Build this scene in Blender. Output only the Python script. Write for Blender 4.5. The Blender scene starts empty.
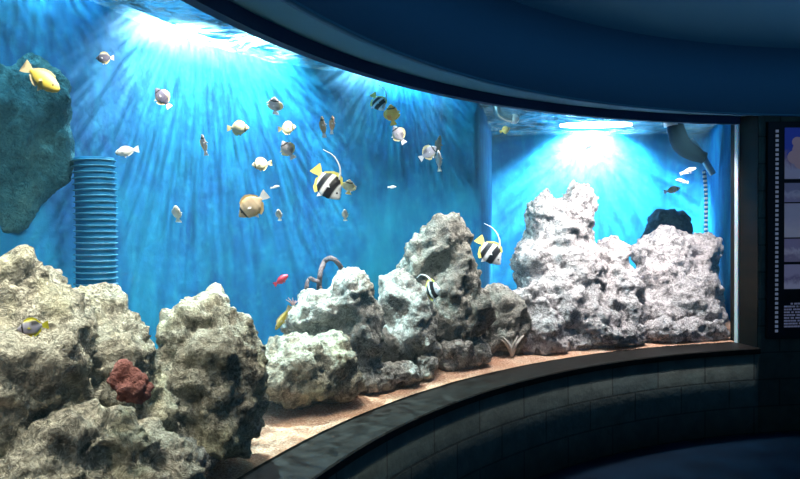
import bpy, bmesh, math, random
import numpy as np
from mathutils import Vector, Matrix, noise

random.seed(7)
sc = bpy.context.scene
col = sc.collection
PI = math.pi

# ------------------------------------------------------------------ camera
EYE = 1.585
TILT = math.radians(1.368); ROLL = math.radians(-0.588); FPX = 660.0
ct, st, cr, sr = math.cos(TILT), math.sin(TILT), math.cos(ROLL), math.sin(ROLL)
CR = Vector((cr, sr*st, sr*ct)); CU = Vector((-sr, cr*st, cr*ct)); CF = Vector((0, ct, -st))
CLOC = Vector((0, 0, EYE))
cam = bpy.data.cameras.new('camera'); camo = bpy.data.objects.new('camera', cam); col.objects.link(camo)
cam.sensor_width = 36; cam.lens = 36*FPX/800; cam.clip_start = .02; cam.clip_end = 100
m = Matrix.Identity(4)
for i in range(3):
    m[i][0] = CR[i]; m[i][1] = CU[i]; m[i][2] = -CF[i]; m[i][3] = CLOC[i]
camo.matrix_world = m
sc.camera = camo

def P(px, py, Y):
    d = CR*((px-400)/FPX) + CU*((239.5-py)/FPX) + CF
    return CLOC + d*(Y/d.y)

# ------------------------------------------------------------------ helpers
def link(name, me, mat=None, parent=None):
    o = bpy.data.objects.new(name, me); col.objects.link(o)
    if mat: me.materials.append(mat)
    if parent: o.parent = parent
    return o
def obj(name, bm, mat, parent=None, smooth=True):
    me = bpy.data.meshes.new(name); bm.to_mesh(me); bm.free()
    if smooth:
        for p in me.polygons: p.use_smooth = True
    return link(name, me, mat, parent)
def tag(o, label, cat, group=None, kind=None):
    o['label'] = label; o['category'] = cat
    if group: o['group'] = group
    if kind: o['kind'] = kind
    return o
def struct(o, label=None):
    o['kind'] = 'structure'
    if label: o['label'] = label
    return o
def empty(name, loc=(0,0,0)):
    o = bpy.data.objects.new(name, None); o.location = loc; col.objects.link(o); o.empty_display_size = .05
    return o
def box(bm, c, s, rot=None):
    mt = Matrix.Translation(Vector(c)) @ (rot.to_4x4() if rot else Matrix.Identity(4)) @ Matrix.Diagonal((s[0], s[1], s[2], 1))
    bmesh.ops.create_cube(bm, size=1, matrix=mt)
def tube(bm, pts, rads, seg=14, cap=True, rib=None):
    """swept tube along points with a radius at each"""
    pts = [Vector(p) for p in pts]; rings = []
    up = None
    for i, p in enumerate(pts):
        t = (pts[min(i+1, len(pts)-1)] - pts[max(i-1, 0)]).normalized()
        if up is None:
            up = Vector((0,0,1)) if abs(t.z) < .9 else Vector((1,0,0))
        a = t.cross(up).normalized(); b = a.cross(t).normalized(); up = b
        rings.append([bm.verts.new(p + (a*math.cos(2*PI*k/seg) + b*math.sin(2*PI*k/seg))*rads[i]) for k in range(seg)])
    for r0, r1 in zip(rings, rings[1:]):
        for k in range(seg):
            bm.faces.new((r0[k], r0[(k+1) % seg], r1[(k+1) % seg], r1[k]))
    if cap:
        bm.faces.new(rings[0][::-1]); bm.faces.new(rings[-1])
    bmesh.ops.recalc_face_normals(bm, faces=bm.faces)
def spline(pts, n):
    """catmull-rom through points"""
    pts = [Vector(p) for p in pts]; out = []
    q = [pts[0]*2 - pts[1]] + pts + [pts[-1]*2 - pts[-2]]
    for i in range(len(pts)-1):
        p0, p1, p2, p3 = q[i:i+4]
        for k in range(n):
            t = k/n
            out.append(.5*((2*p1) + (p2-p0)*t + (2*p0-5*p1+4*p2-p3)*t*t + (-p0+3*p1-3*p2+p3)*t**3))
    out.append(pts[-1]); return out

class NT:
    def __init__(s, tree): s.t = tree; s.n = tree.nodes; s.l = tree.links
    def new(s, t, **kw):
        n = s.n.new(t)
        for k, v in kw.items():
            if k.startswith('i_'): s.set(n, k[2:].replace('_', ' '), v)
            else: setattr(n, k, v)
        return n
    def set(s, n, key, v):
        key = int(key) if key.isdigit() else key
        if isinstance(v, bpy.types.NodeSocket): s.l.new(v, n.inputs[key])
        else: n.inputs[key].default_value = v
    def coord(s, kind='Object', scale=(1,1,1), rot=(0,0,0)):
        c = s.new('ShaderNodeTexCoord'); mp = s.new('ShaderNodeMapping')
        s.l.new(c.outputs[kind], mp.inputs[0]); mp.inputs['Scale'].default_value = scale; mp.inputs['Rotation'].default_value = rot
        return mp.outputs[0]
    def noise(s, vec, scale, detail=4, rough=.55, dist=0):
        n = s.new('ShaderNodeTexNoise'); s.l.new(vec, n.inputs['Vector'])
        n.inputs['Scale'].default_value = scale; n.inputs['Detail'].default_value = detail
        n.inputs['Roughness'].default_value = rough; n.inputs['Distortion'].default_value = dist
        return n.outputs[0]
    def ramp(s, fac, stops, interp='LINEAR'):
        n = s.new('ShaderNodeValToRGB'); s.l.new(fac, n.inputs[0]); n.color_ramp.interpolation = interp
        el = n.color_ramp.elements
        while len(el) < len(stops): el.new(.5)
        for e, (p, c) in zip(el, stops):
            e.position = p; e.color = (c, c, c, 1) if isinstance(c, (int, float)) else (*c, 1)
        return n.outputs[0]
    def mix(s, fac, a, b, mode='MIX'):
        n = s.new('ShaderNodeMix', data_type='RGBA', blend_type=mode)
        for k, v in ((0, fac), (6, a), (7, b)):
            if isinstance(v, bpy.types.NodeSocket): s.l.new(v, n.inputs[k])
            elif k == 0: n.inputs[0].default_value = v
            else: n.inputs[k].default_value = (*v, 1)
        return n.outputs[2]
    def math(s, op, a, b=0.0, clamp=False):
        n = s.new('ShaderNodeMath', operation=op, use_clamp=clamp)
        for k, v in ((0, a), (1, b)):
            if isinstance(v, bpy.types.NodeSocket): s.l.new(v, n.inputs[k])
            else: n.inputs[k].default_value = v
        return n.outputs[0]
    def sep(s, vec):
        n = s.new('ShaderNodeSeparateXYZ'); s.l.new(vec, n.inputs[0]); return n.outputs
    def bump(s, h, strength=.5, dist=.02, normal=None):
        n = s.new('ShaderNodeBump'); s.l.new(h, n.inputs['Height'])
        n.inputs['Strength'].default_value = strength; n.inputs['Distance'].default_value = dist
        if normal: s.l.new(normal, n.inputs['Normal'])
        return n.outputs[0]

def material(name):
    mt = bpy.data.materials.new(name); mt.use_nodes = True; mt.node_tree.nodes.clear()
    nt = NT(mt.node_tree); out = nt.new('ShaderNodeOutputMaterial')
    return mt, nt, out
def principled(name, color=(.5,.5,.5), rough=.6, spec=.5, metal=0, emit=None, es=0):
    mt, nt, out = material(name)
    b = nt.new('ShaderNodeBsdfPrincipled'); nt.l.new(b.outputs[0], out.inputs[0])
    b.inputs['Base Color'].default_value = (*color, 1); b.inputs['Roughness'].default_value = rough
    b.inputs['Specular IOR Level'].default_value = spec; b.inputs['Metallic'].default_value = metal
    if emit: b.inputs['Emission Color'].default_value = (*emit, 1); b.inputs['Emission Strength'].default_value = es
    return mt, nt, b

# ------------------------------------------------------------------ layout numbers
GC = Vector((3.32, .97)); GR = 4.166          # curved window
WR = 3.96                                     # room wall below the window and beside it
FC = Vector((3.556, .698)); FR = 4.223        # bulkhead over the window
Z_SILL, Z_TOP, Z_FASC, Z_CEIL, Z_WATER = .639, 2.321, 2.351, 2.84, 2.585
A_END = math.radians(99.75)                   # right jamb
A_L = math.radians(205)

def polar(c, R, a, z): return Vector((c.x + R*math.cos(a), c.y + R*math.sin(a), z))
def ring(bm, profile, a0, a1, n=120, closed=False):
    """profile: list of (centre, R, z) swept round from a0 to a1"""
    rows = []
    for i in range(n+1):
        a = a0 + (a1-a0)*i/n
        rows.append([bm.verts.new(polar(c, R, a, z)) for c, R, z in profile])
    k = len(profile)
    for r0, r1 in zip(rows, rows[1:]):
        for j in range(k if closed else k-1):
            bm.faces.new((r0[j], r0[(j+1) % k], r1[(j+1) % k], r1[j]))
    if closed:
        bm.faces.new(rows[0][::-1]); bm.faces.new(rows[-1])
    bmesh.ops.recalc_face_normals(bm, faces=bm.faces)

# ------------------------------------------------------------------ materials
def rock_mat(name, dark, light, patch, patch_amt, speck=.5):
    mt, nt, b = principled(name, rough=.95, spec=.15)
    co = nt.coord()
    c = nt.ramp(nt.noise(co, 7, 6, .65), [(.36, dark), (.62, light)])
    pm = nt.ramp(nt.noise(co, 3.2, 3), [(.5, 0), (.62, patch_amt)])
    c = nt.mix(pm, c, patch)
    vo = nt.new('ShaderNodeTexVoronoi'); nt.l.new(co, vo.inputs['Vector']); vo.inputs['Scale'].default_value = 48
    fine = nt.noise(co, 42, 4, .65, 2.2)
    crust = nt.ramp(fine, [(.45, 0), (.58, 1)])
    c = nt.mix(.45, c, dark)
    c = nt.mix(nt.math('MULTIPLY', crust, min(1, speck*1.7)), c, nt.mix(pm, light, patch))
    pit = nt.ramp(nt.noise(co, 24, 3, .6), [(.34, 1-speck*1.1), (.5, 1.0)])
    c = nt.mix(1, c, pit, 'MULTIPLY')
    nt.l.new(c, b.inputs['Base Color'])
    h = nt.math('ADD', nt.math('MULTIPLY', vo.outputs[0], .5), nt.math('MULTIPLY', fine, 1.3))
    nt.l.new(nt.bump(h, .9, .022), b.inputs['Normal'])
    return mt
M = {}
M['rock_green'] = rock_mat('reef_rock_olive', (.22,.19,.145), (.66,.6,.48), (.74,.68,.4), .6)
M['rock_grey'] = rock_mat('reef_rock_grey', (.22,.2,.18), (.64,.6,.55), (.74,.7,.52), .35)
M['rock_pale'] = rock_mat('reef_rock_pale', (.23,.2,.2), (.8,.74,.73), (.86,.74,.73), .5)
M['rock_brown'] = rock_mat('reef_rock_brown', (.2,.18,.15), (.46,.42,.37), (.6,.57,.46), .4)
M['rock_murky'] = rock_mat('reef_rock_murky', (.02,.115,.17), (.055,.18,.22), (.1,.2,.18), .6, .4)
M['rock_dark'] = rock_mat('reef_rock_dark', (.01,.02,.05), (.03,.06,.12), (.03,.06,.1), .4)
M['coral_pink'] = rock_mat('coral_mauve', (.26,.09,.075), (.58,.26,.22), (.66,.38,.33), .5, .25)

# blue painted back wall
mt, nt, b = principled('blue_painted_backdrop', rough=.75, spec=.2)
co = nt.coord()
st_ = nt.noise(nt.coord(scale=(1,1,.22)), 9, 5, .65, .4)  # upright streaks, paler in the colour to imitate light shafts
base = nt.ramp(nt.noise(co, 1.6, 4, .6), [(.3, (.001,.05,.2)), (.5, (.002,.105,.28)), (.72, (.006,.19,.33))])
base = nt.mix(nt.ramp(st_, [(.45, 0), (.7, .45)]), base, (.012,.24,.4))
blot = nt.ramp(nt.noise(co, 14, 5, .7), [(.5, 0), (.75, .35)])
base = nt.mix(blot, base, (.03,.28,.4))
nt.l.new(base, b.inputs['Base Color']); nt.l.new(nt.bump(nt.noise(co, 10, 5), .15, .03), b.inputs['Normal'])
M['backdrop'] = mt

# water body (volume) and its surface
mt, nt, out = material('sea_water')
tr = nt.new('ShaderNodeBsdfTransparent'); nt.l.new(tr.outputs[0], out.inputs['Surface'])
ab = nt.new('ShaderNodeVolumeAbsorption'); ab.inputs['Color'].default_value = (.35,.84,.98,1); ab.inputs['Density'].default_value = .09
vs = nt.new('ShaderNodeVolumeScatter'); vs.inputs['Color'].default_value = (.25,.72,1,1); vs.inputs['Density'].default_value = .035
vs.inputs['Anisotropy'].default_value = .2
ad = nt.new('ShaderNodeAddShader'); nt.l.new(ab.outputs[0], ad.inputs[0]); nt.l.new(vs.outputs[0], ad.inputs[1])
nt.l.new(ad.outputs[0], out.inputs['Volume'])
M['water'] = mt
mt, nt, out = material('water_surface_ripples')
co = nt.coord()
h = nt.noise(co, 6, 5, .6, 1.4)
ripple_glint = nt.ramp(nt.noise(nt.coord(scale=(1,1.6,1)), 5, 6, .68, 1.5), [(.47, .0), (.6, .8)])  # bright ripple glints put in as pale translucent patches
bp = nt.bump(h, 1.0, .10)
gl = nt.new('ShaderNodeBsdfGlossy'); gl.inputs['Roughness'].default_value = .08; gl.inputs['Color'].default_value = (.75,.95,1,1); nt.l.new(bp, gl.inputs['Normal'])
tl = nt.new('ShaderNodeBsdfTranslucent'); tl.inputs['Color'].default_value = (.14,.25,.28,1); nt.l.new(bp, tl.inputs['Normal'])
tr = nt.new('ShaderNodeBsdfTransparent'); tr.inputs['Color'].default_value = (.9,1,1,1)
m1 = nt.new('ShaderNodeMixShader'); nt.l.new(ripple_glint, m1.inputs[0]); nt.l.new(gl.outputs[0], m1.inputs[1]); nt.l.new(tl.outputs[0], m1.inputs[2])
m2 = nt.new('ShaderNodeMixShader'); m2.inputs[0].default_value = .55; nt.l.new(tr.outputs[0], m2.inputs[1]); nt.l.new(m1.outputs[0], m2.inputs[2])
nt.l.new(m2.outputs[0], out.inputs[0])
M['surface'] = mt
# clear acrylic
mt, nt, out = material('clear_acrylic')
tr = nt.new('ShaderNodeBsdfTransparent'); tr.inputs['Color'].default_value = (.97,.99,.99,1)
gl = nt.new('ShaderNodeBsdfGlossy'); gl.inputs['Roughness'].default_value = .03
fr = nt.new('ShaderNodeFresnel'); fr.inputs['IOR'].default_value = 1.33
m1 = nt.new('ShaderNodeMixShader'); gm = nt.new('ShaderNodeNewGeometry')
nt.l.new(nt.math('MULTIPLY', nt.math('MULTIPLY', fr.outputs[0], .35), nt.math('SUBTRACT', 1, gm.outputs['Backfacing'])), m1.inputs[0])
nt.l.new(tr.outputs[0], m1.inputs[1]); nt.l.new(gl.outputs[0], m1.inputs[2]); nt.l.new(m1.outputs[0], out.inputs[0])
M['acrylic'] = mt
M['edge'], nt, b = principled('frosted_acrylic_edge', (.8,.92,.95), .4); b.inputs['Subsurface Weight'].default_value = .3
# sand
mt, nt, b = principled('pink_shell_sand', rough=.95, spec=.1)
co = nt.coord()
c = nt.ramp(nt.noise(co, 95, 3, .8), [(.35, (.3,.13,.08)), (.5, (.64,.37,.25)), (.66, (.84,.63,.48))])
c = nt.mix(nt.ramp(nt.noise(co, 5, 3), [(.45, 0), (.65, .5)]), c, (.66,.3,.17))
nt.l.new(c, b.inputs['Base Color']); nt.l.new(nt.bump(nt.noise(co, 110, 3, .8), .9, .015), b.inputs['Normal'])
M['sand'] = mt
# room
M['navy'], nt, b = principled('navy_painted_plaster', (.035,.125,.23), .85, .2)
nt.l.new(nt.bump(nt.noise(nt.coord(), 30, 3), .15, .01), b.inputs['Normal'])
M['ceiling'], nt, b = principled('blue_painted_ceiling', (.05,.16,.25), .9, .2)
nt.l.new(nt.bump(nt.noise(nt.coord(), 30, 3), .15, .01), b.inputs['Normal'])
M['soffit'], nt, b = principled('blue_painted_soffit', (.06,.2,.32), .85, .2)
M['header'], nt, b = principled('dark_navy_window_header', (.01,.032,.09), .7, .2)
M['sill'], nt, b = principled('polished_dark_stone_sill', (.015,.014,.013), .45, .15)
co = nt.coord()
nt.l.new(nt.ramp(nt.noise(co, 22, 5, .7), [(.35, (.01,.009,.0085)), (.7, (.026,.023,.021))]), b.inputs['Base Color'])
M['jamb'], nt, b = principled('dark_glossy_jamb', (.03,.045,.05), .5, .2)
co = nt.coord()
nt.l.new(nt.ramp(nt.noise(nt.coord(scale=(.2,.2,1)), 9, 3), [(.4, (.006,.011,.012)), (.7, (.016,.014,.01))]), b.inputs['Base Color'])
# stone block wall: brick pattern wound round the room's curve
mt, nt, b = principled('dark_stone_blocks', rough=.75, spec=.3)
co = nt.coord(); s = nt.sep(co)
ang = nt.math('ARCTAN2', s[1], s[0]); u = nt.math('MULTIPLY', ang, WR)
cb = nt.new('ShaderNodeCombineXYZ'); nt.l.new(u, cb.inputs[0]); nt.l.new(s[2], cb.inputs[1])
bk = nt.new('ShaderNodeTexBrick'); nt.l.new(cb.outputs[0], bk.inputs['Vector'])
bk.inputs['Scale'].default_value = 1; bk.inputs['Brick Width'].default_value = .42; bk.inputs['Row Height'].default_value = .2
bk.inputs['Mortar Size'].default_value = .006; bk.inputs['Color1'].default_value = (.075,.105,.1,1); bk.inputs['Color2'].default_value = (.1,.12,.105,1)
bk.inputs['Mortar'].default_value = (.05,.06,.055,1)
c = nt.mix(1, bk.outputs[0], nt.ramp(nt.noise(co, 9, 5), [(.3, .65), (.7, 1.0)]), 'MULTIPLY')
nt.l.new(c, b.inputs['Base Color']); nt.l.new(nt.bump(nt.math('SUBTRACT', nt.noise(co, 25, 4), bk.outputs[1]), .5, .01), b.inputs['Normal'])
M['stone'] = mt
M['floor'], nt, b = principled('dark_blue_polished_floor', (.02,.05,.09), .4, .3)
co = nt.coord()
nt.l.new(nt.ramp(nt.noise(co, 3, 4), [(.35, (.002,.012,.03)), (.7, (.005,.024,.055))]), b.inputs['Base Color'])

# ------------------------------------------------------------------ the room
bm = bmesh.new(); bmesh.ops.create_circle(bm, cap_ends=True, segments=96, radius=5.2, matrix=Matrix.Translation((GC.x, GC.y, 0)))
struct(obj('floor', bm, M['floor'], smooth=False))
bm = bmesh.new()
ring(bm, [(GC, WR, 0), (GC, WR, Z_SILL-.045), (GC, GR+.06, Z_SILL-.045), (GC, GR+.06, 0)], A_END, A_L, 140, True)
o = obj('wall_front', bm, M['stone']); struct(o)
bm = bmesh.new()
ring(bm, [(GC, WR, 0), (GC, WR, Z_CEIL), (GC, WR+.3, Z_CEIL), (GC, WR+.3, 0)], math.radians(40), A_END, 80, True)
o = obj('wall_right', bm, M['stone']); struct(o)
# brick coordinates are taken about the room's axis
for n in ('wall_front', 'wall_right'):
    o = bpy.data.objects[n]; o.location = (GC.x, GC.y, 0)
    for v in o.data.vertices: v.co.x -= GC.x; v.co.y -= GC.y
bm = bmesh.new()
ring(bm, [(GC, WR-.022, Z_SILL-.042), (GC, WR-.025, Z_SILL-.006), (GC, WR-.018, Z_SILL), (GC, GR+.02, Z_SILL), (GC, GR+.02, Z_SILL-.042)], A_END, A_L, 160, True)
struct(obj('trim_1', bm, M['sill'], smooth=False), 'dark polished stone sill under the curved window')
# jamb at the right end of the window
bm = bmesh.new()
ring(bm, [(GC, WR+.004, Z_SILL-.04), (GC, WR+.004, Z_FASC+.02), (GC, GR+.1, Z_FASC+.02), (GC, GR+.1, Z_SILL-.04)], A_END-.002, A_END+.0015, 2, True)
struct(obj('trim_2', bm, M['jamb'], smooth=False), 'dark jamb closing the right end of the window')
# window header, soffit, bulkhead
bm = bmesh.new()
ring(bm, [(GC, GR-.01, Z_TOP), (GC, GR-.01, Z_FASC+.05), (GC, GR+.037, Z_FASC+.05), (GC, GR+.037, Z_TOP)], A_END, A_L, 160, True)
struct(obj('trim_3', bm, M['header'], smooth=False), 'dark navy header strip along the top of the window')
bm = bmesh.new()
a0, a1 = math.radians(36), math.radians(200)
ring(bm, [(FC, FR, Z_FASC), (GC, GR+.03, Z_FASC+.036)], a0, a1, 160)
bmesh.ops.solidify(bm, geom=bm.faces[:], thickness=.008)
struct(obj('trim_4', bm, M['soffit'], smooth=False), 'blue soffit under the bulkhead')
bm = bmesh.new()
ring(bm, [(FC, FR, Z_FASC-.004), (FC, FR, Z_CEIL), (FC, FR+.03, Z_CEIL), (FC, FR+.03, Z_FASC-.004)], a0, a1, 160, True)
struct(obj('wall_bulkhead', bm, M['navy']), 'blue curved bulkhead over the window')
bm = bmesh.new(); bmesh.ops.create_circle(bm, cap_ends=True, segments=96, radius=4.42, matrix=Matrix.Translation((GC.x, GC.y, Z_CEIL)))
struct(obj('ceiling', bm, M['ceiling'], smooth=False))
# acrylic window
bm = bmesh.new()
ring(bm, [(GC, GR, Z_SILL-.01), (GC, GR, Z_TOP+.02), (GC, GR+.035, Z_TOP+.02), (GC, GR+.035, Z_SILL-.01)], A_END+.004, A_L, 160, True)
win = struct(obj('window_1', bm, M['acrylic']), 'curved clear acrylic aquarium window')
bm = bmesh.new()
ring(bm, [(GC, GR-.002, Z_SILL), (GC, GR-.002, Z_TOP), (GC, GR+.037, Z_TOP), (GC, GR+.037, Z_SILL)], A_END+.0015, A_END+.0045, 2, True)
obj('window_edge', bm, M['edge'], win, smooth=False)

# ------------------------------------------------------------------ the tank
BACK = spline([(-1.75,.2,0), (-1.8,1.3,0), (-1.62,2.3,0), (-1.4,2.95,0), (-1.1,3.68,0), (-.75,4.1,0), (-.33,4.45,0), (.15,4.98,0), (.62,5.4,0)], 10)
BACK2 = [Vector(p) for p in ((.62,5.4,0), (.99,7.3,0), (1.15,7.6,0), (3.5,7.72,0), (3.56,7.5,0), (2.68,5.12,0))]
poly = BACK + spline(BACK2[1:4], 6)[0:] + BACK2[4:]
def wall_strip(name, pts, z0, z1, mat, thick=.06):
    bm = bmesh.new(); nz = 12
    rows = [[bm.verts.new((p.x, p.y, z0+(z1-z0)*k/nz)) for k in range(nz+1)] for p in pts]
    for r0, r1 in zip(rows, rows[1:]):
        for k in range(nz): bm.faces.new((r0[k], r0[k+1], r1[k+1], r1[k]))
    bmesh.ops.recalc_face_normals(bm, faces=bm.faces)
    return bm
bm = wall_strip('b', poly, .4, Z_WATER+.05, None)
o = obj('wall_back', bm, M['backdrop']); struct(o, 'blue painted back wall of the aquarium')
so = o.modifiers.new('solidify', 'SOLIDIFY'); so.thickness = .06; so.offset = 0
glass_in = [polar(GC, GR+.037, A_END+.008 + (A_L-.1-A_END)*i/80, 0) for i in range(81)]      # right -> left
plan = [Vector((p.x, p.y, 0)) for p in poly]
def prism(bm, loop, z0, z1):
    lo = [bm.verts.new((p.x, p.y, z0)) for p in loop]; hi = [bm.verts.new((p.x, p.y, z1)) for p in loop]
    bm.faces.new(lo[::-1]); bm.faces.new(hi); n = len(loop)
    for i in range(n): bm.faces.new((lo[i], lo[(i+1) % n], hi[(i+1) % n], hi[i]))
    bmesh.ops.recalc_face_normals(bm, faces=bm.faces)
loop = plan + glass_in
bm = bmesh.new(); prism(bm, loop, .42, .60)
struct(obj('tank_floor', bm, M['sill'], smooth=False))
bm = bmesh.new(); prism(bm, loop, .605, Z_WATER-.03)
struct(obj('water', bm, M['water'], smooth=False), 'clear blue aquarium water')
def inside(x, y):
    if (x-GC.x)**2 + (y-GC.y)**2 < (GR+.036)**2: return False
    c = False; n = len(loop)
    for i in range(n):
        a, b_ = loop[i], loop[i-1]
        if (a.y > y) != (b_.y > y) and x < (b_.x-a.x)*(y-a.y)/(b_.y-a.y)+a.x: c = not c
    return c
def grid_fill(step, zf, pad=0):
    bm = bmesh.new(); vs = {}
    x0, y0 = -2.0, .0
    nx, ny = int(6.6/step), int(8/step)
    def V(i, j):
        if (i, j) not in vs:
            x, y = x0+i*step, y0+j*step
            vs[i, j] = bm.verts.new((x, y, zf(x, y)))
        return vs[i, j]
    for i in range(nx):
        for j in range(ny):
            x, y = x0+(i+.5)*step, y0+(j+.5)*step
            if inside(x, y): bm.faces.new((V(i, j), V(i+1, j), V(i+1, j+1), V(i, j+1)))
    # pull rim vertices that stick through the acrylic back on to its inner face
    for v in bm.verts:
        d = Vector((v.co.x-GC.x, v.co.y-GC.y))
        if d.length < GR+.09 and v.is_boundary:
            d = d.normalized()*(GR+.0365); v.co.x, v.co.y = GC.x+d.x, GC.y+d.y
    return bm
def sand_z(x, y):
    d = math.hypot(x-GC.x, y-GC.y) - GR
    return Z_SILL + .002 + min(.09, max(0, d-.05)*.09) + (.018*noise.noise((x*5, y*5, 0)) + .006*noise.noise((x*22, y*22, 3)))*min(1, max(0, d-.03)*6)
sand = obj('sand', grid_fill(.03, sand_z), M['sand'])
tag(sand, 'pinkish shell sand covering the tank bottom in front of the rocks', 'sand', kind='stuff')
surf = obj('water_surface', grid_fill(.045, lambda x, y: Z_WATER + .03*noise.noise((x*2.2, y*2.2, 0)) + .016*noise.noise((x*6, y*6, 5))), M['surface'])
struct(surf, 'rippled water surface seen from below')

# ------------------------------------------------------------------ rocks
def rock(name, label, lumps, mat, voxel=.02, amp=1.0, cat='rock', group='reef rocks', seed=0, ground=False):
    bm = bmesh.new()
    for (px, py, Y, rx, ry, rz) in lumps:
        c = P(px, py, Y); k = Y/FPX
        mt = Matrix.Translation(c) @ Matrix.Diagonal((rx*k*1.1, rz*1.05, ry*k*1.1, 1))
        bmesh.ops.create_icosphere(bm, subdivisions=3, radius=1, matrix=mt)
    me = bpy.data.meshes.new(name); bm.to_mesh(me); bm.free()
    o = bpy.data.objects.new('tmp', me); col.objects.link(o)
    r = o.modifiers.new('r', 'REMESH'); r.mode = 'VOXEL'; r.voxel_size = voxel
    s = o.modifiers.new('s', 'SMOOTH'); s.factor = .5; s.iterations = 3
    dg = bpy.context.evaluated_depsgraph_get()
    m2 = bpy.data.meshes.new_from_object(o.evaluated_get(dg))
    bpy.data.objects.remove(o); bpy.data.meshes.remove(me)
    sd = Vector((seed*3.7, seed*1.3, seed*2.1))
    nv = [v.normal.copy() for v in m2.vertices]
    for v, n in zip(m2.vertices, nv):
        p = v.co + sd
        d = .055*noise.fractal(p*3.5, .8, 2.1, 3) + .05*(noise.ridged_multi_fractal(p*4.2, .9, 2.2, 3, .9, 1.6)-1.0)*.6
        c1 = noise.voronoi(p*9)[0]; d += .05*(.42-c1[0])
        c2 = noise.voronoi(p*26)[0]; d += .03*(.4-c2[0]); d += .012*noise.fractal(p*38, .6, 2.2, 3)
        v.co = v.co + n*d*amp
    m2.name = name
    # centre the origin at the base
    xs = np.array([v.co[:] for v in m2.vertices]); c = Vector((*xs.mean(0)[:2], xs[:, 2].min()))
    m2.transform(Matrix.Translation(-c))
    for p in m2.polygons: p.use_smooth = True
    m2.materials.clear()
    o = link(name, m2, M[mat]); o.location = c
    tag(o, label, cat, group)
    return o

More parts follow.
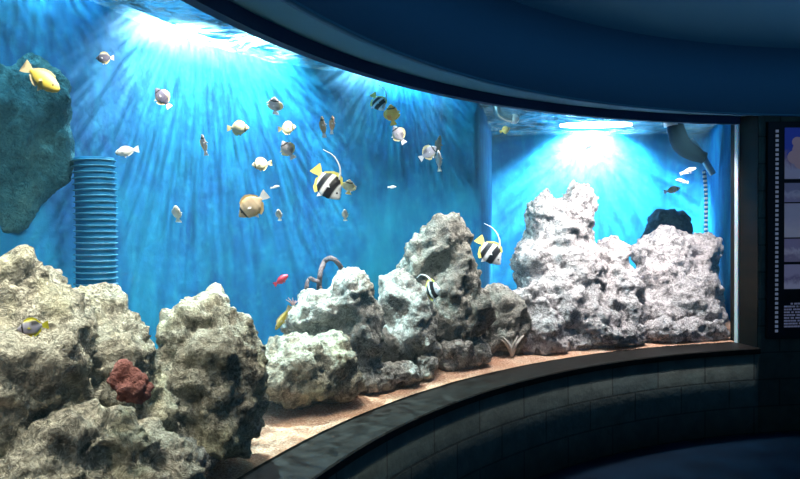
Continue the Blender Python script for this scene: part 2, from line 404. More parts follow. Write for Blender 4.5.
ROCKS = [
 ('olive grey reef boulder with a rounded peak at the left end of the tank', 'rock_green', .016, 1.0,
   [(12,290,2.05,46,44,.2), (-10,300,2.05,40,48,.2), (-20,330,2.0,60,60,.25), (40,330,2.05,40,45,.2), (25,380,1.98,60,60,.2), (-20,420,1.95,60,70,.2)]),
 ('olive grey reef boulder sloping down behind the mauve coral', 'rock_green', .016, 1.0,
   [(74,320,2.3,36,38,.22), (112,352,2.32,32,36,.2), (95,375,2.25,55,48,.2), (142,395,2.35,30,42,.18), (150,430,2.35,40,45,.16)]),
 ('low crusty boulder under the mauve coral at the bottom left of the tank', 'rock_green', .014, 1.0,
   [(60,440,1.95,62,36,.16), (115,452,2.05,52,42,.17), (20,475,1.85,70,40,.16), (150,480,2.1,45,35,.14), (80,490,1.95,80,40,.16)]),
 ('pointed pale olive reef boulder with hollows, beside the open strip of sand', 'rock_green', .016, 1.0,
   [(208,314,2.72,26,26,.2), (188,334,2.68,24,28,.2), (228,345,2.7,26,40,.18), (210,375,2.6,48,45,.2), (180,400,2.55,38,50,.2), (235,400,2.6,26,42,.15), (205,430,2.52,38,36,.15)]),
 ('small pale crusty rock at the foot of the pointed boulder', 'rock_grey', .012, .8,
   [(178,460,2.36,30,26,.12), (196,458,2.42,20,22,.1), (155,475,2.25,34,28,.12)]),
 ('large grey slab rock with a slanted top in front of the brown arches', 'rock_grey', .018, .9,
   [(354,298,3.75,25,28,.22), (324,310,3.7,28,22,.2), (300,322,3.65,16,17,.14), (365,325,3.75,18,40,.2), (335,345,3.75,40,30,.22), (350,375,3.75,30,28,.2)]),
 ('round yellowish boulder with an overhang below the slanted slab', 'rock_green', .016, .8,
   [(290,358,3.3,32,24,.18), (272,372,3.22,22,26,.16), (328,362,3.4,30,25,.17), (300,385,3.3,40,20,.16), (298,396,3.34,32,12,.16), (335,392,3.42,20,12,.13), (345,380,3.42,18,20,.13)]),
 ('small low rock rising from the sand right of the round boulder', 'rock_grey', .014, .75,
   [(382,375,3.75,20,16,.13), (405,372,3.8,16,15,.12), (365,385,3.6,16,12,.1)]),
 ('squat block rock on the sand at the foot of the middle tower', 'rock_grey', .014, .75,
   [(425,366,3.95,13,16,.1), (424,375,3.9,11,10,.09)]),
 ('pale grey boulder between the slanted slab and the middle tower', 'rock_grey', .018, .9,
   [(400,298,4.15,22,28,.2), (412,320,4.1,26,32,.2), (395,335,4.1,22,30,.2), (420,345,4.1,18,20,.16)]),
 ('tall brownish grey reef tower with the striped bannerfish in front', 'rock_brown', .018, 1.0,
   [(444,250,4.45,26,28,.2), (420,266,4.4,17,30,.16), (455,262,4.45,20,28,.2), (450,295,4.4,35,35,.22), (470,310,4.4,24,32,.2), (445,325,4.35,30,35,.2)]),
 ('pale flat topped block leaning at the base of the brown tower', 'rock_grey', .014, .8,
   [(452,348,4.22,20,14,.13), (470,352,4.3,18,18,.13), (450,362,4.22,18,10,.12)]),
 ('dark grey rounded rock between the brown tower and the white peak', 'rock_brown', .018, .9,
   [(498,302,4.75,20,20,.18), (502,325,4.65,24,30,.18), (490,345,4.6,18,18,.14)]),
 ('grey white knob rock in front of the tall white peak', 'rock_pale', .016, .9,
   [(528,305,4.85,22,22,.18), (535,328,4.78,24,26,.18), (548,345,4.75,22,14,.14)]),
 ('tall white reef peak topped by two rounded summits', 'rock_pale', .02, 1.0,
   [(576,207,5.35,20,20,.2), (545,212,5.3,20,18,.2), (562,222,5.3,34,20,.2), (560,240,5.3,36,30,.25), (535,265,5.2,24,30,.22), (570,275,5.2,36,35,.25), (555,310,5.05,38,36,.25), (585,320,5.0,30,30,.2)]),
 ('whitish shoulder rock filling the dip right of the tall peak', 'rock_pale', .018, .9,
   [(612,262,5.4,18,24,.2), (615,290,5.3,24,28,.22), (600,310,5.15,22,26,.2), (622,320,5.15,20,28,.2)]),
 ('low white rubble rock along the glass below the tall peak', 'rock_pale', .016, .8,
   [(595,336,4.9,30,16,.12), (570,344,4.85,22,12,.11), (625,336,4.97,22,14,.12)]),
 ('broad pinkish white ledge rock at the right end of the tank', 'rock_pale', .02, 1.0,
   [(666,256,5.7,30,26,.25), (702,258,5.7,20,26,.22), (655,285,5.55,24,26,.22), (698,295,5.55,24,28,.2), (680,310,5.45,38,24,.2), (650,318,5.3,24,24,.2), (708,318,5.45,18,26,.18)]),
 ('low pinkish white ledge resting against the foot of the right end rock', 'rock_pale', .016, .8,
   [(660,334,5.1,26,13,.1), (690,333,5.17,24,13,.1), (715,333,5.22,13,12,.08)]),
]
for i, (lb, mt_, vx, am, lumps) in enumerate(ROCKS):
    rock('reef_rock', lb, lumps, mt_, vx, am, seed=i+1)
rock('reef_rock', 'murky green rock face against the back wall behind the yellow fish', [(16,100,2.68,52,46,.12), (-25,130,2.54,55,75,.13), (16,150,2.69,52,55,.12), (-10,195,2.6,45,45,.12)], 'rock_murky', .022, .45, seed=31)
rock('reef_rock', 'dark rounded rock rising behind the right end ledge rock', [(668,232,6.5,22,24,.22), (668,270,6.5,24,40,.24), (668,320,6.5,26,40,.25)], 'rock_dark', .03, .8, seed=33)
rock('brain_coral', 'mauve lumpy coral sitting on the left boulders', [(132,381,1.98,18,11,.06), (117,382,1.97,10,10,.05), (147,383,1.97,10,10,.05), (133,393,1.96,15,10,.05), (124,375,1.96,9,8,.04), (140,375,1.96,9,7,.04), (127,388,1.93,9,8,.03), (142,391,1.93,9,8,.03)], 'coral_pink', .007, .75, cat='coral', group='corals', seed=40)

# ------------------------------------------------------------------ arches, tuft and pipes
M['arch'], nt, b = principled('brown_coral_skin', (.16,.1,.1), .9, .1)
nt.l.new(nt.bump(nt.noise(nt.coord(), 60, 4), .8, .02), b.inputs['Normal'])
def arch(px, py, Y, rx, ry, th, label, seed):
    k = Y/FPX; pts = []; rad = []
    for i in range(25):
        a = -.25 + (PI+.5)*i/24
        p = P(px + rx*math.cos(a), py - ry*math.sin(a), Y + .04*math.sin(i*.5))
        pts.append(p + Vector(noise.noise_vector(p*9+Vector((seed,0,0))))*.02); rad.append(th*k*(1+.25*noise.noise(p*20)))
    pts = [P(px + rx*1.02, py + ry*1.9, Y)] + pts + [P(px - rx*1.02, py + ry*1.9, Y)]; rad = [th*k*1.3] + rad + [th*k*1.3]
    bm = bmesh.new(); tube(bm, pts, rad, 12)
    return tag(obj('coral_arch', bm, M['arch']), label, 'coral', 'corals')
arch(331, 277, 4.15, 12, 18, 2.6, 'brown arching coral branch standing behind the slanted slab rock', 1)
arch(314, 287, 4.1, 7, 8, 2.0, 'smaller brown coral loop left of the larger brown arch', 2)

M['tuft'], nt, b = principled('pale_branch_coral', (.55,.5,.45), .9, .1)
def tuft(px, py, Y, n, h, name, label, mat, spread=.6):
    root = empty(name, P(px, py, Y)); tag(root, label, 'coral', 'corals')
    for i in range(n):
        a = (i/(n-1)-.5)*2*spread if n > 1 else 0
        bm = bmesh.new(); L = h*(.75+.35*random.random()); q = random.uniform(-.3,.3)
        pts = [Vector((math.sin(a*t)*L*t*1.1, q*L*t, L*t*math.cos(a*.6))) for t in (0,.25,.5,.75,1)]
        tube(bm, pts, [h*.1, h*.095, h*.08, h*.055, h*.02], 8)
        obj('branch', bm, mat, root)
    return root
tuft(512, 356, 4.5, 9, .15, 'branch_coral', 'pale branching coral tuft on the sand below the dark rounded rock', M['tuft'], .6)
M['pinktuft'], nt, b = principled('pink_soft_coral', (.5,.3,.3), .9, .1)
tuft(293, 307, 3.6, 5, .05, 'soft_coral', 'tiny pinkish soft coral tuft on the left tip of the slanted slab', M['pinktuft'], .8)

def ribbed(name, pts, r, n, ribw, mat_pipe, mat_rib, label, cat, ribs_as='rib'):
    root = empty(name, pts[0]); tag(root, label, cat)
    o0 = Vector(pts[0]); sp = [p - o0 for p in spline(pts, 10)]
    bm = bmesh.new(); tube(bm, sp, [r*.93]*len(sp), 20); obj('pipe', bm, mat_pipe, root)
    # ribs at equal steps
    seg = [0]
    for a, b_ in zip(sp, sp[1:]): seg.append(seg[-1] + (b_-a).length)
    for k in range(n):
        s_ = seg[-1]*(k+.5)/n
        j = max(i for i in range(len(seg)) if seg[i] <= s_); j = min(j, len(sp)-2)
        t = (s_-seg[j])/(seg[j+1]-seg[j]); c = sp[j].lerp(sp[j+1], t); d = (sp[j+1]-sp[j]).normalized()
        bm = bmesh.new(); tube(bm, [c-d*ribw*.5, c-d*ribw*.2, c+d*ribw*.2, c+d*ribw*.5], [r*.93, r*1.03, r*1.03, r*.93], 20)
        obj('rib', bm, mat_rib, root)
    return root
M['pipe_blue'], nt, b = principled('blue_plastic_pipe', (.005,.14,.33), .7, .2)
M['rib_blue'], nt, b = principled('pale_blue_pipe_rib', (.03,.2,.36), .4, .4)
M['rib_white'], nt, b = principled('white_hose_rib', (.55,.68,.75), .4, .4)
ribbed('corrugated_pipe', [P(94,158,2.72), P(95,185,2.72), P(96,220,2.72), P(96,310,2.72)], 20*2.72/FPX, 26, .007, M['pipe_blue'], M['rib_blue'], 'wide blue corrugated pipe running down behind the left boulders', 'pipe')
ribbed('corrugated_hose', [P(704,170,5.75), P(706,195,5.75), P(706,230,5.75), P(706,275,5.75)], 1.8*5.75/FPX, 24, .02, M['pipe_blue'], M['rib_white'], 'thin white ribbed hose hanging near the right end of the tank', 'hose')
M['pipe_dark'], nt, b = principled('dark_grey_plastic', (.006,.012,.03), .95, .05)
M['pipe_grey'], nt, b = principled('blue_grey_plastic', (.16,.3,.42), .45, .4)
M['pipe_glint_white'], nt, b = principled('white_plastic_and_glint', (.85,.8,.8), .4, .4)
M['steel'], nt, b = principled('steel', (.6,.66,.68), .25, .5, .9)
k = 6.6/FPX
p0 = P(675,118,6.6); root = empty('intake_pipe', p0); tag(root, 'dark curved intake pipe dipping under the water near the right end', 'pipe')
bm = bmesh.new(); sp = spline([P(674,112,6.6)-p0, P(676,130,6.6)-p0, P(682,145,6.6)-p0, P(695,154,6.6)-p0, P(704,158,6.6)-p0], 6)
tube(bm, sp, [k*(6+3*math.sin(PI*min(1, i/(len(sp)-1)*1.1))) for i in range(len(sp))], 18); obj('elbow', bm, M['pipe_dark'], root)
bm = bmesh.new(); tube(bm, [P(672,121,6.6)-p0, P(672.5,126,6.6)-p0], [k*8, k*8], 20); o = obj('glint', bm, M['pipe_glint_white'], root); o['label'] = 'white collar'  # white glare on the water, put in as a solid ring
bm = bmesh.new(); sp = spline([P(690,140,6.65)-p0, P(700,152,6.65)-p0, P(708,166,6.65)-p0, P(713,174,6.65)-p0], 6)
tube(bm, sp, [k*3.2]*len(sp), 12); obj('thin_pipe', bm, M['pipe_grey'], root)
k = 5.4/FPX; p0 = P(505,115,5.4); root = empty('outlet_pipe', p0); tag(root, 'short steel outlet pipe with a rounded end just under the water surface', 'pipe')
bm = bmesh.new(); sp = spline([P(497,100,5.4)-p0, P(498,112,5.4)-p0, P(504,117,5.4)-p0, P(513,119,5.4)-p0], 6)
tube(bm, sp, [k*4.5]*len(sp), 16); obj('spout', bm, M['steel'], root)
bm = bmesh.new(); bmesh.ops.create_uvsphere(bm, u_segments=16, v_segments=10, radius=k*5, matrix=Matrix.Translation(P(514,119,5.4)-p0)); obj('end_cap', bm, M['pipe_glint_white'], root)

# ------------------------------------------------------------------ fish
def fish_mat(name, build):
    mt, nt, b = principled(name, rough=.5, spec=.3)
    co = nt.coord(); s = nt.sep(co)
    nt.l.new(build(nt, co, s), b.inputs['Base Color']); return mt
def band(nt, x, a, b_, soft=.02):
    m_, hw = (a+b_)/2, (b_-a)/2
    d = nt.math('ABSOLUTE', nt.math('SUBTRACT', x, m_))
    n = nt.new('ShaderNodeMapRange'); nt.l.new(d, n.inputs[0]); n.inputs[1].default_value = hw+soft; n.inputs[2].default_value = max(0, hw-soft)
    n.inputs[3].default_value = 0; n.inputs[4].default_value = 1; return n.outputs[0]
def butterfly(basec, rimc, darkc, darkamt):
    def f(nt, co, s):
        z2 = nt.math('ABSOLUTE', s[2])
        rim = nt.new('ShaderNodeMapRange'); nt.l.new(z2, rim.inputs[0]); rim.inputs[1].default_value = .17; rim.inputs[2].default_value = .27
        c = nt.mix(nt.noise(co, 6, 3), basec, tuple(min(1, v*1.25) for v in basec))
        c = nt.mix(rim.outputs[0], c, rimc)
        dk = nt.math('MULTIPLY', band(nt, s[0], -.24, .06, .06), band(nt, s[2], .05, .24, .05))
        c = nt.mix(nt.math('MULTIPLY', dk, darkamt), c, darkc)
        return nt.mix(band(nt, s[0], .31, .36, .012), c, (.02,.02,.02))
    return f
def banner(nt, co, s):
    u = nt.math('ADD', s[0], nt.math('MULTIPLY', s[2], .28))
    c = nt.mix(band(nt, u, .1, .30), (.85,.85,.85), (.015,.015,.02))
    c = nt.mix(band(nt, u, -.17, -.01), c, (.015,.015,.02))
    return nt.mix(band(nt, u, -.7, -.24), c, (.85,.72,.16))
KM = {
 'cream': fish_mat('cream_butterflyfish_skin', butterfly((.66,.6,.42), (.8,.66,.25), (.2,.16,.12), .15)),
 'rim': fish_mat('grey_butterflyfish_skin', butterfly((.5,.46,.52), (.82,.7,.4), (.1,.07,.06), .7)),
 'mauve': fish_mat('mauve_butterflyfish_skin', butterfly((.13,.12,.18), (.75,.62,.36), (.12,.08,.08), .3)),
 'brown': fish_mat('brown_butterflyfish_skin', butterfly((.5,.38,.26), (.7,.5,.22), (.3,.2,.12), .5)),
 'yrim': fish_mat('yellow_edged_fish_skin', butterfly((.5,.47,.55), (.85,.75,.05), (.03,.03,.03), .9)),
 'orange': fish_mat('orange_butterflyfish_skin', butterfly((.62,.4,.1), (.75,.55,.15), (.6,.2,.05), .8)),
 'yellow': fish_mat('yellow_rabbitfish_skin', lambda nt, co, s: nt.mix(nt.ramp(s[2], [(0, 0), (.12, 1)]), nt.mix(nt.noise(co, 7, 3), (.42,.33,.04), (.55,.4,.06)), (.55,.4,.18))),
 'banner': fish_mat('striped_bannerfish_skin', banner),
 'white': fish_mat('silvery_fish_skin', lambda nt, co, s: nt.mix(nt.noise(co, 8, 3), (.75,.74,.72), (.95,.92,.88))),
 'red': fish_mat('red_fish_skin', lambda nt, co, s: nt.mix(nt.noise(co, 8, 3), (.62,.03,.05), (.75,.08,.12))),
 'dim': fish_mat('dusky_fish_skin', lambda nt, co, s: nt.mix(nt.noise(co, 8, 3), (.12,.1,.1), (.3,.22,.15))),
}
FM = {}
for k_, c_ in dict(cream=(.8,.7,.4), rim=(.85,.75,.4), yrim=(.88,.8,.06), mauve=(.8,.66,.36), brown=(.6,.42,.2), orange=(.72,.5,.1), yellow=(.5,.42,.25), bannertail=(.85,.75,.2), bannerfin=(.9,.9,.92), white=(.9,.9,.88), red=(.7,.06,.1), dim=(.25,.2,.15), palefin=(.85,.84,.86)).items():
    FM[k_] = principled('fin_'+k_, c_, .5, .3)[0]
M['eye'] = principled('fish_eye', (.01,.01,.012), .15, .6)[0]

SHAPES = {   # half height along the body from nose (0) to tail root (1), thickness ratio
 'disc': ([(0,.02),(.06,.07),(.15,.14),(.28,.225),(.45,.28),(.6,.285),(.75,.235),(.87,.14),(.95,.07),(1,.055)], .34),
 'oval': ([(0,.02),(.05,.075),(.15,.125),(.3,.17),(.5,.185),(.65,.17),(.8,.12),(.92,.06),(1,.04)], .62),
 'slim': ([(0,.015),(.06,.05),(.2,.09),(.4,.11),(.6,.1),(.8,.065),(.95,.035),(1,.03)], .6),
}
def prof(sh, t):
    pts = SHAPES[sh][0]
    for (a, va), (b_, vb) in zip(pts, pts[1:]):
        if a <= t <= b_:
            q = (t-a)/(b_-a); q = q*q*(3-2*q) if a > 0 else q**.6
            return va+(vb-va)*q
    return pts[-1][1]
X0, X1 = .5, -.3
def fin(outline, th, name, mat, root):
    bm = bmesh.new()
    f = [bm.verts.new((x, -th/2, z)) for x, z in outline]; bk_ = [bm.verts.new((x, th/2, z)) for x, z in outline]
    bm.faces.new(f); bm.faces.new(bk_[::-1]); n = len(outline)
    for i in range(n): bm.faces.new((f[i], bk_[i], bk_[(i+1) % n], f[(i+1) % n]))
    bmesh.ops.triangulate(bm, faces=[q for q in bm.faces if len(q.verts) > 4]); bmesh.ops.recalc_face_normals(bm, faces=bm.faces)
    return obj(name, bm, mat, root, smooth=False)
def build_fish(kind, shape):
    root = empty('fish')
    bm = bmesh.new(); N, S = 26, 18; rings = []
    wr = SHAPES[shape][1]
    for i in range(N):
        t = i/(N-1); h = prof(shape, t); x = X0 + (X1-X0)*t
        w = h*wr*(1-.45*t*t) + .006
        w = min(w, .13)
        rings.append([bm.verts.new((x, w*math.cos(2*PI*k/S), h*math.sin(2*PI*k/S))) for k in range(S)])
    for r0, r1 in zip(rings, rings[1:]):
        for k in range(S): bm.faces.new((r0[k], r0[(k+1) % S], r1[(k+1) % S], r1[k]))
    bm.faces.new(rings[0]); bm.faces.new(rings[-1][::-1]); bmesh.ops.recalc_face_normals(bm, faces=bm.faces)
    obj('body', bm, KM[kind], root)
    fm = FM.get(kind, FM['palefin']); tailm = fm; pecm = fm
    if kind == 'banner': fm = FM['bannertail']; tailm = FM['bannertail']; pecm = FM['bannerfin']
    if kind in ('rim', 'mauve', 'brown'): tailm = FM['palefin']; pecm = FM['palefin']
    tw = .15 if shape != 'slim' else .1
    fork = .44 if shape != 'slim' else .38
    fin([(X1+.03,.05), (-.4,tw*.8), (-.5,tw), (-fork,0), (-.5,-tw), (-.4,-tw*.8), (X1+.03,-.05)], .012, 'tail_fin', tailm, root)
    top = [(X0+(X1-X0)*t, prof(shape, t)) for t in np.linspace(.28, .93, 12)]
    hgt = {'disc': .075, 'oval': .05, 'slim': .05}[shape]
    d = [(x, z-.02) for x, z in top]
    u = [(x-.02, z + hgt*(.5+.5*math.sin(PI*min(1, .25+i/14)))) for i, (x, z) in enumerate(top)]
    fin(d + u[::-1], .014, 'dorsal_fin', fm, root)
    bot = [(X0+(X1-X0)*t, -prof(shape, t)) for t in np.linspace(.6, .93, 8)]
    fin([(x, z+.02) for x, z in bot] + [(x-.02, z - hgt*(.6+.5*math.sin(PI*min(1, .2+i/9)))) for i, (x, z) in enumerate(bot)][::-1], .014, 'anal_fin', fm, root)
    fin([(.18, -prof(shape, .4)+.02), (.1, -prof(shape, .5)-.09), (.04, -prof(shape, .55)+.01)], .014, 'pelvic_fin', pecm, root)
    for sgn in (1, -1):
        w = min(prof(shape, .36)*wr*.94, .13)
        f = fin([(.18,-.01), (.11,.015), (.06,-.025), (.09,-.065)], .01, 'pectoral_fin', pecm, root)
        f.location = (0, sgn*(w+.008), 0); f.rotation_euler = (0, 0, sgn*.18)
        bm = bmesh.new(); hh = prof(shape, .17)
        bmesh.ops.create_icosphere(bm, subdivisions=2, radius=.026, matrix=Matrix.Translation((.5-.8*.17, sgn*(hh*wr*.9*.9), hh*.28)))
        obj('eye', bm, M['eye'], root)
    if kind == 'banner':
        bm = bmesh.new(); sp = spline([(.14,0,.24), (.02,0,.37), (-.16,0,.47), (-.44,0,.5), (-.72,0,.4)], 6)
        tube(bm, sp, [.028*(1-.75*i/(len(sp)-1)) for i in range(len(sp))], 8); obj('banner_filament', bm, FM['bannerfin'], root)
    return root
PROTO = {}
def put_fish(kind, shape, px, py, Y, L, ang, label, flip=1, yaw=0, name='butterflyfish', group='butterflyfish swimming in the tank', cat='fish'):
    key = (kind, shape)
    if key not in PROTO:
        r = build_fish(kind, shape); PROTO[key] = (r, list(r.children)); root = r
    else:
        src, kids = PROTO[key]
        root = src.copy(); col.objects.link(root)
        for ch in kids:
            c = ch.copy(); c.parent = root; col.objects.link(c)
    root.name = name
    a = math.radians(ang); yw = math.radians(yaw)
    H = (CR*math.cos(a) + CU*math.sin(a))*math.cos(yw) - CF*math.sin(yw)
    D = (CR*-math.sin(a) + CU*math.cos(a))*flip
    S = D.cross(H)
    sc_ = L*Y/FPX/max(.3, math.cos(yw))
    mt = Matrix((( *(H*sc_),), (*(S*sc_),), (*(D*sc_),))).transposed().to_4x4(); mt.translation = P(px, py, Y)
    root.matrix_world = mt
    tag(root, label, cat, group)
    return root
# kind, shape, px, py, depth, length px, heading (image degrees), label, flip (dorsal side), yaw
BF = 'butterflyfish'
F = [
 ('mauve','disc',105,58,2.35,20,182,'grey mauve triangular fish with yellow edges high on the left',-1,0),
 ('mauve','disc',163,98,2.45,25,125,'grey fish with pale rim tilting upward left of the cream group',-1,10),
 ('rim','disc',275,106,3.05,15,80,'pale pinkish fish pointing straight up, highest of the middle shoal',-1,55),
 ('cream','disc',238,128,2.9,25,0,'plump cream yellow fish left in the middle shoal, heading right',1,5),
 ('cream','disc',287,128,3.1,21,5,'cream fish just above the fish with the dark ringed patch',1,15),
 ('rim','disc',288,150,3.15,20,120,'pale fish with dark ringed patch facing away below a cream fish',-1,35),
 ('brown','slim',323,127,3.3,22,95,'thin brownish fish seen edge on, left of a close pair',1,25),
 ('brown','slim',332,125,3.35,19,85,'thin yellowish fish seen edge on, right of a close pair',1,25),
 ('rim','slim',204,145,2.8,22,95,'slim pale fish hanging upright between the two shoals',1,25),
 ('cream','disc',262,164,3.0,22,188,'small round cream fish with its pale tail to the right',-1,8),
 ('brown','disc',253,205,2.9,40,220,'large tan brown fish nosing down with a white tail',-1,0),
 ('cream','disc',349,187,3.4,15,80,'tiny yellow white fish right of the big bannerfish',1,50),
 ('orange','disc',392,115,4.3,20,100,'round orange fish below the small bannerfish near the window top',1,40),
 ('rim','disc',399,135,4.2,22,125,'pale fish with dark ringed back below the round orange fish',-1,20),
 ('rim','disc',428,153,4.4,22,35,'pale fish with dark mark heading right beside two thin fish',1,20),
 ('orange','disc',505,130,4.9,12,20,'small orange fish under the steel outlet pipe',1,10),
 ('yrim','disc',33,327,1.66,29,188,'grey fish with bright yellow rim in front of the leftmost boulder',-1,20),
 ('brown','oval',672,190,6.2,16,15,'blurry orange brown fish above the dark rounded rock',1,20),
]
for f_ in F: put_fish(*f_[:5], f_[5]*.9, *f_[6:8], flip=f_[8], yaw=f_[9], name=BF, group='butterflyfish swimming in the tank')
SF = [
 ('dim','slim',438,147,4.5,22,80,'thin dark fish standing upright beside a pale ringed fish',1,20),
 ('white','slim',439,161,3.95,20,95,'thin pale fish directly under the thin dark fish',1,20),
 ('white','slim',275,187,3.1,10,10,'tiny white fish below the round cream fish',1,20),
 ('white','slim',392,187,3.9,9,0,'tiny white fish alone in the blue middle water',1,20),
 ('white','oval',127,151,2.6,24,190,'pale blurry fish above the top of the wide corrugated pipe',-1,0),
 ('white','oval',177,214,2.7,16,85,'small whitish fish hovering above the pointed olive boulder',1,40),
 ('white','oval',279,215,3.1,11,90,'small pale fish low in the middle water, left of the big bannerfish',1,40),
 ('white','oval',345,215,3.4,11,90,'small pale fish directly below the big bannerfish',1,40),
 ('white','oval',572,187,5.2,13,80,'small pinkish white fish just over the top of the white peak',1,30),
 ('white','oval',585,147,5.0,13,10,'spot of lamp glare shaped as a small white fish below the bright lamp',1,10),  # lamp glare put in as a fish-shaped solid
 ('white','slim',688,171,5.35,16,20,'upper of two small white fish near the dark intake pipe',1,10),
 ('white','slim',682,181,5.35,14,170,'lower of two small white fish near the dark intake pipe',-1,10),
]
for f_ in SF: put_fish(*f_[:8], flip=f_[8], yaw=f_[9], name='small_fish', group='small plain fish in the tank')
put_fish('yellow','oval',41,78,1.95,46,-35,'plump yellow fish with a whitish tail at the upper left',1,5,'rabbitfish','yellow fish')
put_fish('yellow','slim',283,318,3.35,28,238,'slim yellow fish nosing down beside the slanted slab rock',-1,0,'rabbitfish','yellow fish')
put_fish('red','oval',281,280,3.5,17,35,'small red fish in front of the dark blue gap between rocks',1,0,'red_fish','red fish')
BG = 'black and white bannerfish'
put_fish('banner','disc',327,183,3.2,42,-52,'big black and white striped bannerfish trailing a long white filament',1,15,'bannerfish',BG)
put_fish('banner','disc',378,102,4.15,22,-60,'small striped bannerfish high beneath the window header',1,25,'bannerfish',BG)
put_fish('banner','disc',489,251,4.55,34,-52,'striped bannerfish in the blue gap right of the brown tower',1,15,'bannerfish',BG)
put_fish('banner','disc',431,290,4.05,17,10,'striped bannerfish close in front of the brown tower',1,58,'bannerfish',BG)

# ------------------------------------------------------------------ film strip poster on the wall
pl = polar(GC, WR, math.radians(98.95), 0); pr = polar(GC, WR, math.radians(85.6), 0)
ax = (pr-pl); wid = ax.length; ax.normalize(); nrm = Vector((ax.y, -ax.x, 0))      # towards the room
zb, zt = .705, 2.305
base = pl + nrm*.004
root = empty('information_board', Vector((base.x, base.y, zb))); tag(root, 'black film strip board of sea pictures and caption on the stone wall', 'board')
root.matrix_world = Matrix(((ax.x, -nrm.x, 0, base.x), (ax.y, -nrm.y, 0, base.y), (0, 0, 1, zb), (0, 0, 0, 1)))
H_ = zt - zb
M['board'] = principled('black_board', (.006,.006,.012), .4, .4)[0]
M['sprocket'] = principled('pale_sprocket_print', (.5,.5,.6), .6, .3, emit=(.5,.55,.75), es=.12)[0]
bm = bmesh.new(); box(bm, (wid/2, -.012, H_/2), (wid, .024, H_)); bmesh.ops.bevel(bm, geom=bm.edges[:], offset=.004, segments=2, affect='EDGES')
obj('backing_board', bm, M['board'], root, smooth=False)
for xs in (.068, wid-.068):
    for i in range(44):
        bm = bmesh.new(); box(bm, (xs, -.0255, .06 + i*.0342), (.022, .003, .02)); obj('sprocket_hole', bm, M['sprocket'], root, smooth=False)
def pic_mat(name, top, mid, low, seed, es):
    mt, nt, b = principled(name, rough=.5, spec=.3)
    co = nt.coord('Generated'); s = nt.sep(co)
    n = nt.noise(nt.coord('Object'), 9+seed, 5, .65, 1)
    c = nt.ramp(nt.math('ADD', s[2], nt.math('MULTIPLY', nt.math('SUBTRACT', n, .5), .9)), [(.2, low), (.42, mid), (.6, top)])
    nt.l.new(c, b.inputs['Base Color']); nt.l.new(c, b.inputs['Emission Color']); b.inputs['Emission Strength'].default_value = es
    return mt
px0, px1 = .125, wid-.125
# heights measured down from the top of the board
for k_, (a, b_, cols) in enumerate([(.045,.42,((.03,.06,.4),(.2,.16,.3),(.3,.32,.5))), (.45,.59,((.16,.18,.33),(.3,.32,.48),(.2,.2,.36))),
                                   (.6,.85,((.3,.32,.48),(.34,.34,.5),(.4,.4,.52))), (.86,1.03,((.22,.2,.36),(.4,.38,.52),(.2,.18,.3))), (1.05,1.23,((.3,.28,.45),(.16,.14,.28),(.42,.4,.55)))]):
    bm = bmesh.new(); box(bm, ((px0+px1)/2, -.026, H_-(a+b_)/2), (px1-px0, .004, b_-a))
    obj('picture', bm, pic_mat('sea_picture', *cols, k_, .16), root, smooth=False)
bm = bmesh.new()
for x_, z_, r_ in ((.25,.21,.075), (.2,.26,.06), (.3,.26,.065), (.22,.15,.045), (.28,.14,.05), (.25,.3,.06)):
    bmesh.ops.create_icosphere(bm, subdivisions=3, radius=1, matrix=Matrix.Translation((x_, -.027, H_-z_)) @ Matrix.Diagonal((r_,.003,r_*.9,1)))
obj('coral_print', bm, principled('coral_print', (.42,.3,.36), .6, .3, emit=(.42,.3,.38), es=.14)[0], root)
bm = bmesh.new()
for r in range(9):
    x = px0 + (.05 if r == 0 else 0)
    while x < px1 - .03:
        w_ = random.uniform(.012,.03)
        box(bm, (x+w_/2, -.0255, H_-1.34-r*.021), (w_, .003, .012)); x += w_ + random.choice((.004,.004,.012))
o = obj('caption', bm, principled('caption_print', (.35,.35,.5), .6, .3, emit=(.4,.4,.6), es=.12)[0], root, smooth=False); o['label'] = 'rows of small illegible pale print'

# ------------------------------------------------------------------ lamps
def gobo(li, scale, lo, hi, seed=0, stretch=(1,1,1)):
    li.use_nodes = True; nt = NT(li.node_tree); nt.n.clear()
    out = nt.new('ShaderNodeOutputLight'); em = nt.new('ShaderNodeEmission')
    c = nt.new('ShaderNodeTexCoord'); mp = nt.new('ShaderNodeMapping'); nt.l.new(c.outputs['Normal'], mp.inputs[0])
    mp.inputs['Scale'].default_value = stretch; mp.inputs['Location'].default_value = (seed, seed, 0)
    n = nt.noise(mp.outputs[0], scale, 4, .6, .3)
    nt.l.new(nt.ramp(n, [(.38, lo), (.62, hi)]), em.inputs['Strength']); nt.l.new(em.outputs[0], out.inputs[0])
def lamp(name, kind, loc, power, color, target=None, size=.2, spot=90, blend=.5):
    li = bpy.data.lights.new(name, kind); li.energy = power; li.color = color
    if kind == 'AREA': li.size = size
    else: li.shadow_soft_size = size
    if kind == 'SPOT': li.spot_size = math.radians(spot); li.spot_blend = blend
    o = bpy.data.objects.new(name, li); col.objects.link(o); o.location = loc
    if target is not None: o.rotation_euler = (Vector(target)-Vector(loc)).to_track_quat('-Z', 'Y').to_euler()
    return o
l = lamp('tank_spot', 'SPOT', (-.95,3.62,3.0), 1200, (.75,.97,1), (-1.6,4.1,1.5), .012, 128, .5); gobo(l.data, 46, .1, 2.7)
l = lamp('tank_spot', 'SPOT', (-1.3,2.5,3.0), 150, (.6,.92,1), (-2.1,2.6,1.5), .012, 128, .6); gobo(l.data, 30, .1, 2.0, 3)
l = lamp('tank_spot', 'SPOT', (.05,4.65,2.95), 260, (.6,.97,1), (-.35,5.25,1.5), .012, 150, .5); gobo(l.data, 30, .1, 2.0, 4)
l = lamp('tank_spot', 'SPOT', (2.2,7.4,2.62), 4500, (.75,.97,1), (2.2,8.1,1.6), .02, 140, .6); gobo(l.data, 12, .5, 1.4, 5)
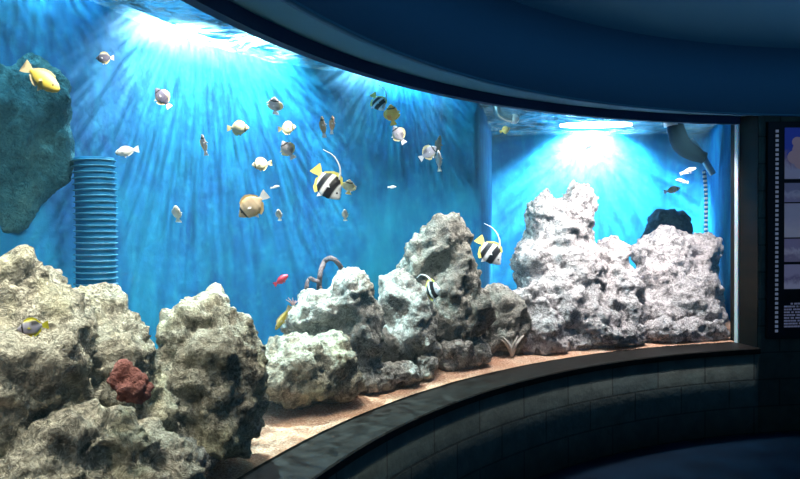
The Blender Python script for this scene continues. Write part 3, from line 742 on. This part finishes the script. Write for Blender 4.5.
for a_, pw, c_ in ((184,45,(1,.93,.8)), (177,55,(1,.93,.8)), (170,60,(1,.93,.8)), (163,65,(1,.93,.8)), (154,70,(1,.91,.76)), (145,62,(1,.91,.79)), (136,60,(1,.91,.83)), (127,75,(1,.92,.89)), (119,95,(1,.91,.89)), (111,112,(1,.9,.89)), (104,108,(1,.89,.89))):
    q = polar(GC, GR+.075, math.radians(a_), 2.44)  # unseen fill lights added behind the header to brighten the rock fronts
    lamp('rock_fill', 'AREA', q, pw*.125, c_, polar(GC, GR+.5, math.radians(a_), 1.0), .1).data.spread = math.radians(92)
# visible floodlight over the far corner
root = empty('flood_lamp', (2.2,7.4,2.665)); tag(root, 'bright white floodlight glaring through the water surface above the white peak', 'lamp')
bm = bmesh.new(); box(bm, (0,0,.06), (.88,.36,.1)); bmesh.ops.bevel(bm, geom=bm.edges[:], offset=.015, segments=2, affect='EDGES'); obj('housing', bm, M['pipe_dark'], root)
bm = bmesh.new(); bmesh.ops.create_cone(bm, cap_ends=True, segments=40, radius1=1, radius2=1, depth=.02, matrix=Matrix.Diagonal((.4,.165,1,1))); obj('lens', bm, principled('lit_lamp_lens', (1,1,1), .4, .3, emit=(.85,.98,1), es=60)[0], root, smooth=False)
# unseen blue fill lights added to brighten the room, bulkhead and ceiling
lamp('room_fill', 'POINT', (3.4,.3,1.8), 30, (.3,.7,1), None, .4)
lamp('ceiling_fill', 'SPOT', (3.3,.9,.9), 330, (.25,.62,1), (3.3,.95,2.8), .3, 150, .6)

w = bpy.data.worlds.new('world'); sc.world = w; w.use_nodes = True
w.node_tree.nodes['Background'].inputs[0].default_value = (.1,.3,.5,1); w.node_tree.nodes['Background'].inputs[1].default_value = .03

sc.view_settings.view_transform = 'Standard'; sc.view_settings.look = 'None'; sc.view_settings.gamma = 1; sc.view_settings.exposure = 0
sc.view_settings.use_curve_mapping = False
sc.cycles.use_denoising = True
sc.cycles.transparent_max_bounces = 24
sc.cycles.max_bounces = 8
sc.cycles.sample_clamp_indirect = 4
